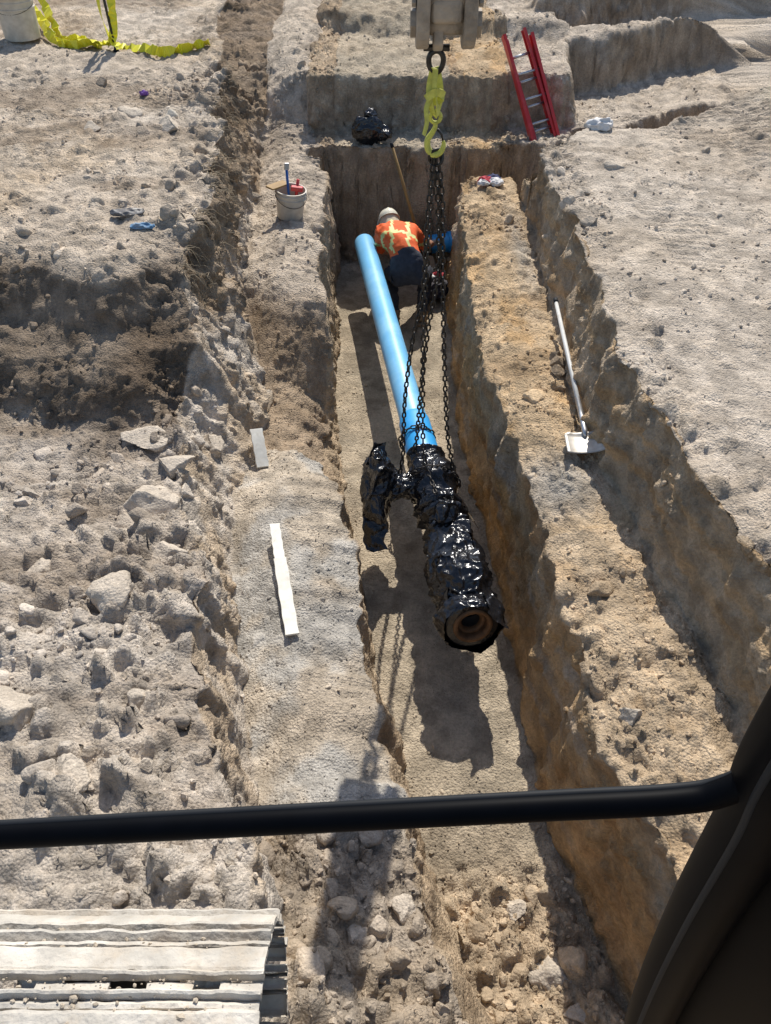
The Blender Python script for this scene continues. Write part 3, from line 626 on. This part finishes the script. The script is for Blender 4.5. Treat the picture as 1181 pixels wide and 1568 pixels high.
for i in range(380):
    yy=rng.uniform(6.0,11.4); xx=np.interp(yy,ys,bx[4])+rng.uniform(-.06,.12); z0=gz(xx,yy)+.01; p=[(xx,yy,z0)]; dx=rng.uniform(-.02,.12); dy=rng.uniform(-.16,.16)
    L_=rng.uniform(.06,.30)
    for k in range(1,6):
        t=k/5; p.append((xx+dx*t*1.6+rng.normal()*.014,yy+dy*t+rng.normal()*.014,z0+.03*math.sin(t*3)-L_*t*t))
    parts.append(tube(p,np.linspace(.0038,.0012,6),4,False))
V,F=join(parts); mesh_obj('dry_roots',V,F,M_root)
# ------------------------------------------------------------ worker
wk=empty('worker'); wk.scale=(1.1,1.1,1.1); wk.location=(-.02,-1.08,.2)
def skin(name,verts,edges,radii,mats,parent,labels=None,sub=2,matfun=None):
    me=bpy.data.meshes.new(name); me.from_pydata(verts,edges,[]); o=bpy.data.objects.new(name,me); link(o)
    md=o.modifiers.new('s','SKIN'); sv=me.skin_vertices[0].data
    for i,r in enumerate(radii): sv[i].radius=(r,r) if not isinstance(r,tuple) else r
    sv[0].use_root=True
    sb=o.modifiers.new('ss','SUBSURF'); sb.levels=sub; sb.render_levels=sub
    dg=bpy.context.evaluated_depsgraph_get(); dg.update(); ev=o.evaluated_get(dg); nm=bpy.data.meshes.new_from_object(ev)
    bpy.data.objects.remove(o)
    nm.name=name; o=bpy.data.objects.new(name,nm); link(o,parent); nm.materials.clear()
    for m in mats: nm.materials.append(m)
    segs_=[(np.array(verts[a]),np.array(verts[b]),labels[k]) for k,(a,b) in enumerate(edges)] if labels else None
    for p in nm.polygons:
        p.use_smooth=True
        if segs_:
            c=np.array(p.center); best=9;bl=0
            for a,b,l in segs_:
                t=np.clip(np.dot(c-a,b-a)/np.dot(b-a,b-a),0,1); d0=np.linalg.norm(c-(a+(b-a)*t))
                if d0<best: best=d0;bl=l
            p.material_index=matfun(bl,c) if matfun else bl
        else: p.material_index=0
    if labels:
        n=len(nm.vertices); co=np.zeros(n*3); nm.vertices.foreach_get('co',co); co=co.reshape(-1,3); no=np.zeros(n*3); nm.vertices.foreach_get('normal',no); no=no.reshape(-1,3)
        co=co+no*((ridged(co*np.array([7,9,12]),2,5)-.45)*.030)[:,None]; nm.vertices.foreach_set('co',co.ravel()); nm.update()
    return o
M_or=mat('hi_vis_orange',(.88,.15,.04),.75,0,.3,.2,25,bump=.008,bump_scale=18)
M_lime=mat('hi_vis_lime_stripe',(.70,.70,.26),.6)
M_jean=mat('blue_jeans',(.055,.06,.075),.85,0,.3,.3,25,bump=.012,bump_scale=14)
M_boot=mat('leather_boot',(.24,.16,.09),.7,0,.4,.3,20,dirt=.6)
M_glove=mat('work_glove',(.45,.40,.32),.8); M_skin=mat('skin',(.42,.22,.14),.55)
M_hat=mat('hard_hat_white',(.78,.73,.58),.35,0,.5,.08,8,dirt=.25); M_rag=mat('neck_shade_cloth',(.62,.54,.38),.85); M_eye=mat('eye_dark',(.03,.02,.02),.3)
v=[(.27,8.50,-1.44),(.24,8.66,-1.31),(.19,8.82,-1.23),(.15,8.99,-1.19),(.12,9.10,-1.19),(.09,9.20,-1.23),
 (.16,8.55,-1.48),(.06,8.86,-1.58),(.12,8.52,-1.87),(.13,8.47,-1.95),(.10,8.68,-1.965),
 (.38,8.52,-1.48),(.47,8.86,-1.56),(.42,8.50,-1.86),(.42,8.44,-1.95),(.44,8.66,-1.965),
 (-.03,9.02,-1.22),(-.04,9.16,-1.47),(.12,9.34,-1.58),(.17,9.39,-1.61),
 (.32,9.02,-1.21),(.45,9.14,-1.42),(.54,9.36,-1.50),(.57,9.43,-1.52)]
e=[(0,1),(1,2),(2,3),(3,4),(4,5),(0,6),(6,7),(7,8),(8,9),(9,10),(0,11),(11,12),(12,13),(13,14),(14,15),(3,16),(16,17),(17,18),(18,19),(3,20),(20,21),(21,22),(22,23)]
rd=[.155,.165,.17,.165,.085,.06,.115,.085,.06,.055,.048,.115,.085,.06,.055,.048,.082,.06,.042,.036,.082,.06,.042,.036]
lab=['vest0','vest','vest','vest','skin','pants','pants','pants','boot','boot','pants','pants','pants','boot','boot','vest','sleeve','skin','glove','vest','sleeve','skin','glove']
def mf(l,c):
    if l=='vest0': return 0 if c[1]>8.62 and c[2]>-1.5 else 2
    if l in('vest','sleeve'):
        if l=='vest' and (abs(c[1]-8.80+.25*(c[0]-.2))<.026 or (c[2]>-1.25 and abs(abs(c[0]-.17)-.085)<.018)): return 1
        if l=='sleeve' and abs(c[2]+1.36)<.025: return 1
        return 0
    return {'pants':2,'boot':3,'skin':5,'glove':4}[l]
skin('body',v,e,rd,[M_or,M_lime,M_jean,M_boot,M_glove,M_skin],wk,lab,3,mf)
for nm,(bx_,by_,bz2,ang) in (('boot_sole_left',(.115,8.57,-1.99,.1)),('boot_sole_right',(.43,8.55,-1.99,-.1))):
    V,F=box((bx_,by_,bz2),(.10,.30,.035),ang); bevel(mesh_obj(nm,V,F,M_boot,wk,smooth=False),.012,3)
def hand(name,w_,d_,up_):
    w_=Vector(w_); d_=Vector(d_).normalized(); up_=Vector(up_); s_=d_.cross(up_).normalized(); up_=s_.cross(d_)
    V=[w_,w_+d_*.045];E=[(0,1)];Rr=[.026,.024]
    for i,(o,L_) in enumerate(((-.033,.062),(-.011,.075),(.011,.070),(.032,.055))):
        b=len(V); V+= [w_+d_*.085+s_*o, w_+d_*(.085+L_*.5)+s_*o*1.15-up_*.012, w_+d_*(.085+L_*.75)+s_*o*1.2-up_*.04, w_+d_*(.085+L_*.7)+s_*o*1.2-up_*.062]
        E+=[(1,b),(b,b+1),(b+1,b+2),(b+2,b+3)]; Rr+=[.013,.0095,.009,.008]
    b=len(V); V+=[w_+d_*.04+s_*-.04-up_*.01,w_+d_*.075+s_*-.062-up_*.028,w_+d_*.10+s_*-.055-up_*.045]; E+=[(1,b),(b,b+1),(b+1,b+2)]; Rr+=[.014,.011,.009]
    skin(name,[tuple(q) for q in V],E,Rr,[M_glove],wk,None,2)
hand('left_hand',(.17,9.39,-1.61),(.4,.5,-.35),(0,.3,1)); hand('right_hand',(.57,9.43,-1.52),(.25,.8,-.25),(0,.3,1))
def head(parent,c,pitch,yaw):
    V,F=ico(4); V=V.copy(); H=V*np.array([.078,.098,.118])
    x_,y_,z_=V[:,0],V[:,1],V[:,2]
    H[:,1]+=.022*np.exp(-((x_/.16)**2+((z_+.12)/.22)**2))*(y_>0)
    H[:,1]-=.010*np.exp(-(((np.abs(x_)-.38)/.16)**2+((z_-.08)/.14)**2))*(y_>0)
    H[:,1]+=.006*np.exp(-((x_/.3)**2+((z_+.48)/.08)**2))*(y_>0)
    H[:,0]*=1-.22*np.clip(-z_-.2,0,1); H[:,1]+=.012*np.clip(-z_-.4,0,1)*(y_>0)
    Rm=Matrix.Rotation(yaw,3,'Z')@Matrix.Rotation(pitch,3,'X'); Rn=np.array(Rm)
    tr=lambda Q:np.asarray(Q)@Rn.T+np.array(c)
    mesh_obj('head',tr(H),F,M_skin,parent)
    for s_ in(-1,1):
        Ve,Fe=ico(3); mesh_obj('ear_'+('left' if s_<0 else 'right'),tr(Ve*np.array([.012,.022,.034])+np.array([s_*.08,-.005,-.01])),Fe,M_skin,parent)
        mesh_obj('eye_'+('left' if s_<0 else 'right'),tr(Ve*.011+np.array([s_*.03,.087,.01])),Fe,M_eye,parent)
    V,F=ico(5); Hh=V*np.array([.112,.135,.115]); Hh[:,2]=np.maximum(Hh[:,2],-.002)
    Hh[:,2]+=.008*np.exp(-(V[:,0]/.12)**2)*(V[:,2]>.2)+.003*np.exp(-((np.abs(V[:,0])-.35)/.07)**2)*(V[:,2]>.2)
    mesh_obj('hard_hat',tr(Hh+np.array([0,-.005,.045])),F,M_hat,parent)
    n=40; Vb=[];Fb=[]
    for k in range(n):
        t=2*math.pi*k/n; ex=.05*max(0,math.sin(t))**2+.014
        for rr,zz2 in ((0,.0),(1,-.010),(1,-.014),(0,-.006)):
            Vb.append(((.110+rr*ex)*math.cos(t),(.133+rr*ex)*math.sin(t)-.005,.046+zz2))
    for k in range(n):
        for j in range(4): Fb.append((k*4+j,k*4+(j+1)%4,((k+1)%n)*4+(j+1)%4,((k+1)%n)*4+j))
    mesh_obj('hat_brim',tr(Vb),Fb,M_hat,parent)
    Vn=[];Fn=[];a,b=24,8
    for i in range(a+1):
        t=math.pi+math.pi*i/a
        for j in range(b+1):
            q=j/b; rr=1+.22*q+.05*math.sin(t*9)*q; Vn.append((.098*rr*math.cos(t),.120*rr*math.sin(t)-.005,.045-.15*q))
    for i in range(a):
        for j in range(b): Fn.append((i*(b+1)+j,(i+1)*(b+1)+j,(i+1)*(b+1)+j+1,i*(b+1)+j+1))
    o=mesh_obj('neck_shade',tr(Vn),Fn,M_rag,parent); s_=o.modifiers.new('s','SOLIDIFY'); s_.thickness=.004
head(wk,(.06,9.30,-1.24),math.radians(-55),math.radians(12))
tb=empty('tool_bag')
cloth('bag_body',(.62,8.80,-1.86),(.18,.16,.14),mat('dark_canvas',(.04,.035,.045),.8),31).parent=tb
cloth('red_rag',(.66,8.90,-1.70),(.08,.05,.03),M_cr,33).parent=tb
cloth('white_rag',(.58,8.86,-1.71),(.05,.04,.02),M_cw,35).parent=tb
V,F=tube(spl([(.52,8.75,-1.8),(.55,8.8,-1.62),(.65,8.83,-1.60),(.72,8.8,-1.78)],6),.012,8); mesh_obj('handle',V,F,M_rub,tb)
cp=empty('pipe_coupling')
V,F=lathe((.40,9.55,-1.68),(.62,9.60,-1.66),[(0,.12),(0,.165),(.03,.165),(.035,.145),(.13,.145),(.135,.165),(.165,.165),(.165,.12)],28); mesh_obj('gland_rings',V,F,mat('black_iron',(.03,.03,.03),.5,.3),cp)
parts=[]
for k in range(6):
    t=2*math.pi*k/6; parts.append(tube([(.38,9.55+.155*math.cos(t),-1.68+.155*math.sin(t)),(.60,9.59+.155*math.cos(t),-1.665+.155*math.sin(t))],.011,8))
V,F=join(parts); mesh_obj('bolts',V,F,M_iron,cp)
# ------------------------------------------------------------ excavator track
tk=empty('excavator_track')
Wt=1.02; xc=-.372-Wt/2
def padgrid(y0,y1,x0,x1,z0,zt,seed):
    nx=max(2,int((x1-x0)/.012)); ny=max(2,int((y1-y0)/.009)); F=[]
    gx=np.linspace(x0,x1,nx+1); gy=np.linspace(y0,y1,ny+1)
    T=np.array([(a,b,zt) for b in gy for a in gx])
    q=T*np.array([1,1,0])+seed*1.37
    ex=np.minimum(np.minimum(T[:,0]-x0,x1-T[:,0]),np.minimum(T[:,1]-y0,y1-T[:,1]))
    T[:,2]+=.008*fbm(q*12,4,seed)-.005*(ex<.001)
    T[:,1]+=.006*fbm(q*16,3,seed+1); T[:,0]+=.008*fbm(q*16+3,3,seed+2)
    B=T.copy(); B[:,2]=z0
    V=np.concatenate([T,B]); n=len(T); w=nx+1
    for j in range(ny):
        for i in range(nx):
            a=j*w+i; F.append((a,a+1,a+w+1,a+w))
    for i in range(nx): F.append((i+1,i,n+i,n+i+1)); a=ny*w+i; F.append((a,a+1,n+a+1,n+a))
    for j in range(ny): a=j*w; F.append((a,a+w,n+a+w,n+a)); a=j*w+nx; F.append((a+w,a,n+a,n+a+w))
    return V,F
def pad(cy,cz,tilt,seed):
    Mx=np.array(Matrix.Rotation(tilt,3,'X')); c=np.array((xc,cy,cz)); P_=[]
    def add(*a):
        V,F=padgrid(*a); P_.append((list(V@Mx.T+c),F))
    h=Wt/2
    add(.014,.092,-h,h,-.010,.014,seed)
    add(-.006,.008,-h,h,-.010,.026,seed+1)
    for a_,b_ in ((-h,-.34),(-.18,.04),(.16,.30),(.38,h)): add(-.048,-.012,a_,b_,-.016,-.004,seed+2)
    add(-.068,-.054,-h,h,-.010,.028,seed+3)
    add(-.096,-.074,-h,h,-.012,.002,seed+4)
    return join(P_)
cr=.40; cyc=.52; czc=-.045
path=[]
for k in range(-8,0): path.append((cyc+k*.206+.16,czc+cr,0))
for k in range(0,7):
    a=k*.206/cr+.36; path.append((cyc+cr*math.sin(a),czc+cr*math.cos(a),-a))
for i,(cy,cz,tl) in enumerate(path):
    V,F=pad(cy,cz,tl,200+i*7); mesh_obj('track_shoe_%d'%(i+1),V,F,M_track,tk,smooth=False)
V,F=tube([(xc-.12,cyc,czc),(xc+.12,cyc,czc)],cr-.06,40); mesh_obj('idler_wheel',V,F,M_dark,tk)
V,F=box((xc,-.6,-.05),(.3,2.1,.42)); bevel(mesh_obj('track_frame',V,F,M_dark,tk,smooth=False),.02)
r=np.random.default_rng(77); VV=[];FF=[];oo=0
for k in range(900):
    V,F=rock(1,900+k%9); s_=.003+.012*r.random()**3; yy=r.uniform(.1,.9)
    p=np.array([xc+r.uniform(-.5,.5),yy,czc+cr+.010 if yy<.6 else czc+math.sqrt(max(0,cr*cr-(yy-cyc)**2))+.010]); VV.append(V*s_+p); FF.append(F+oo); oo+=len(V)
ob=mesh_np('mud_crumbs',np.concatenate(VV),np.concatenate(FF),M_clod,tk); setcol(ob,np.tile(np.array([.52,.44,.34]),(oo,1)))
# ------------------------------------------------------------ cab front window frame
cab=empty('excavator_cab')
bar=spl([(-1.1,.45,1.829),(-.53,.45,1.900),(-.2,.45,1.941),(.2,.45,1.990),(.38,.45,2.012),(.44,.45,2.04),(.49,.452,2.11)],8)
V,F=tube(bar,.0185,20); mesh_obj('window_bar',V,F,M_cab,cab)
V,F=tube([(p[0],p[1]+.012,p[2]+.012) for p in bar],.006,8); mesh_obj('window_seal',V,F,M_rub,cab)
pil=spl([(.405,.45,2.75),(.41,.45,2.5),(.425,.45,2.25),(.435,.45,2.1),(.455,.45,1.95),(.485,.45,1.6),(.53,.45,1.2),(.59,.45,.77),(.66,.45,.4)],8)
V,F=tube([(p[0]+.055,p[1],p[2]) for p in pil],.052,28); mesh_obj('front_pillar',V,F,M_cab,cab)
V,F=tube([(p[0]+.016,p[1]-.03,p[2]) for p in pil],.006,8); mesh_obj('pillar_seal',V,F,M_rub,cab)
V=[];n=len(pil)
for p in pil: V+=[(p[0]+.07,p[1]+.01,p[2]),(p[0]+.30,p[1]-.05,p[2]),(p[0]+.62,p[1]-.45,p[2]),(p[0]+.62,p[1]-1.4,p[2])]
F=[(i*4+k,i*4+k+1,(i+1)*4+k+1,(i+1)*4+k) for i in range(n-1) for k in range(3)]
o=mesh_obj('side_panel',V,F,M_cab,cab); s_=o.modifiers.new('s','SOLIDIFY'); s_.thickness=.02
# ------------------------------------------------------------ light
tosun=Vector((.125,.85,1)).normalized()
sd=bpy.data.lights.new('sun','SUN'); sd.energy=5; sd.angle=math.radians(.5); sd.color=(1,.955,.875)
so=bpy.data.objects.new('sun',sd); so.rotation_euler=(-tosun).to_track_quat('-Z','Y').to_euler(); link(so)
wd=bpy.data.worlds.new('World'); scene.world=wd; wd.use_nodes=True; nt=wd.node_tree
sky=nt.nodes.new('ShaderNodeTexSky'); sky.sky_type='NISHITA'; sky.sun_disc=False; sky.sun_elevation=math.asin(tosun.z); sky.sun_rotation=math.atan2(tosun.x,tosun.y)
bg=nt.nodes['Background']; bg.inputs['Strength'].default_value=.14; nt.links.new(sky.outputs['Color'],bg.inputs['Color'])
# ------------------------------------------------------------ camera
cd=bpy.data.cameras.new('camera'); cd.sensor_fit='VERTICAL'; cd.sensor_height=36; cd.lens=36*1180/1568; cd.clip_start=.02; cd.clip_end=600
co=bpy.data.objects.new('camera',cd); co.location=(0,0,3); co.rotation_euler=(math.radians(45),0,0); link(co); scene.camera=co
scene.view_settings.view_transform='Standard'; scene.view_settings.look='None'; scene.view_settings.exposure=0
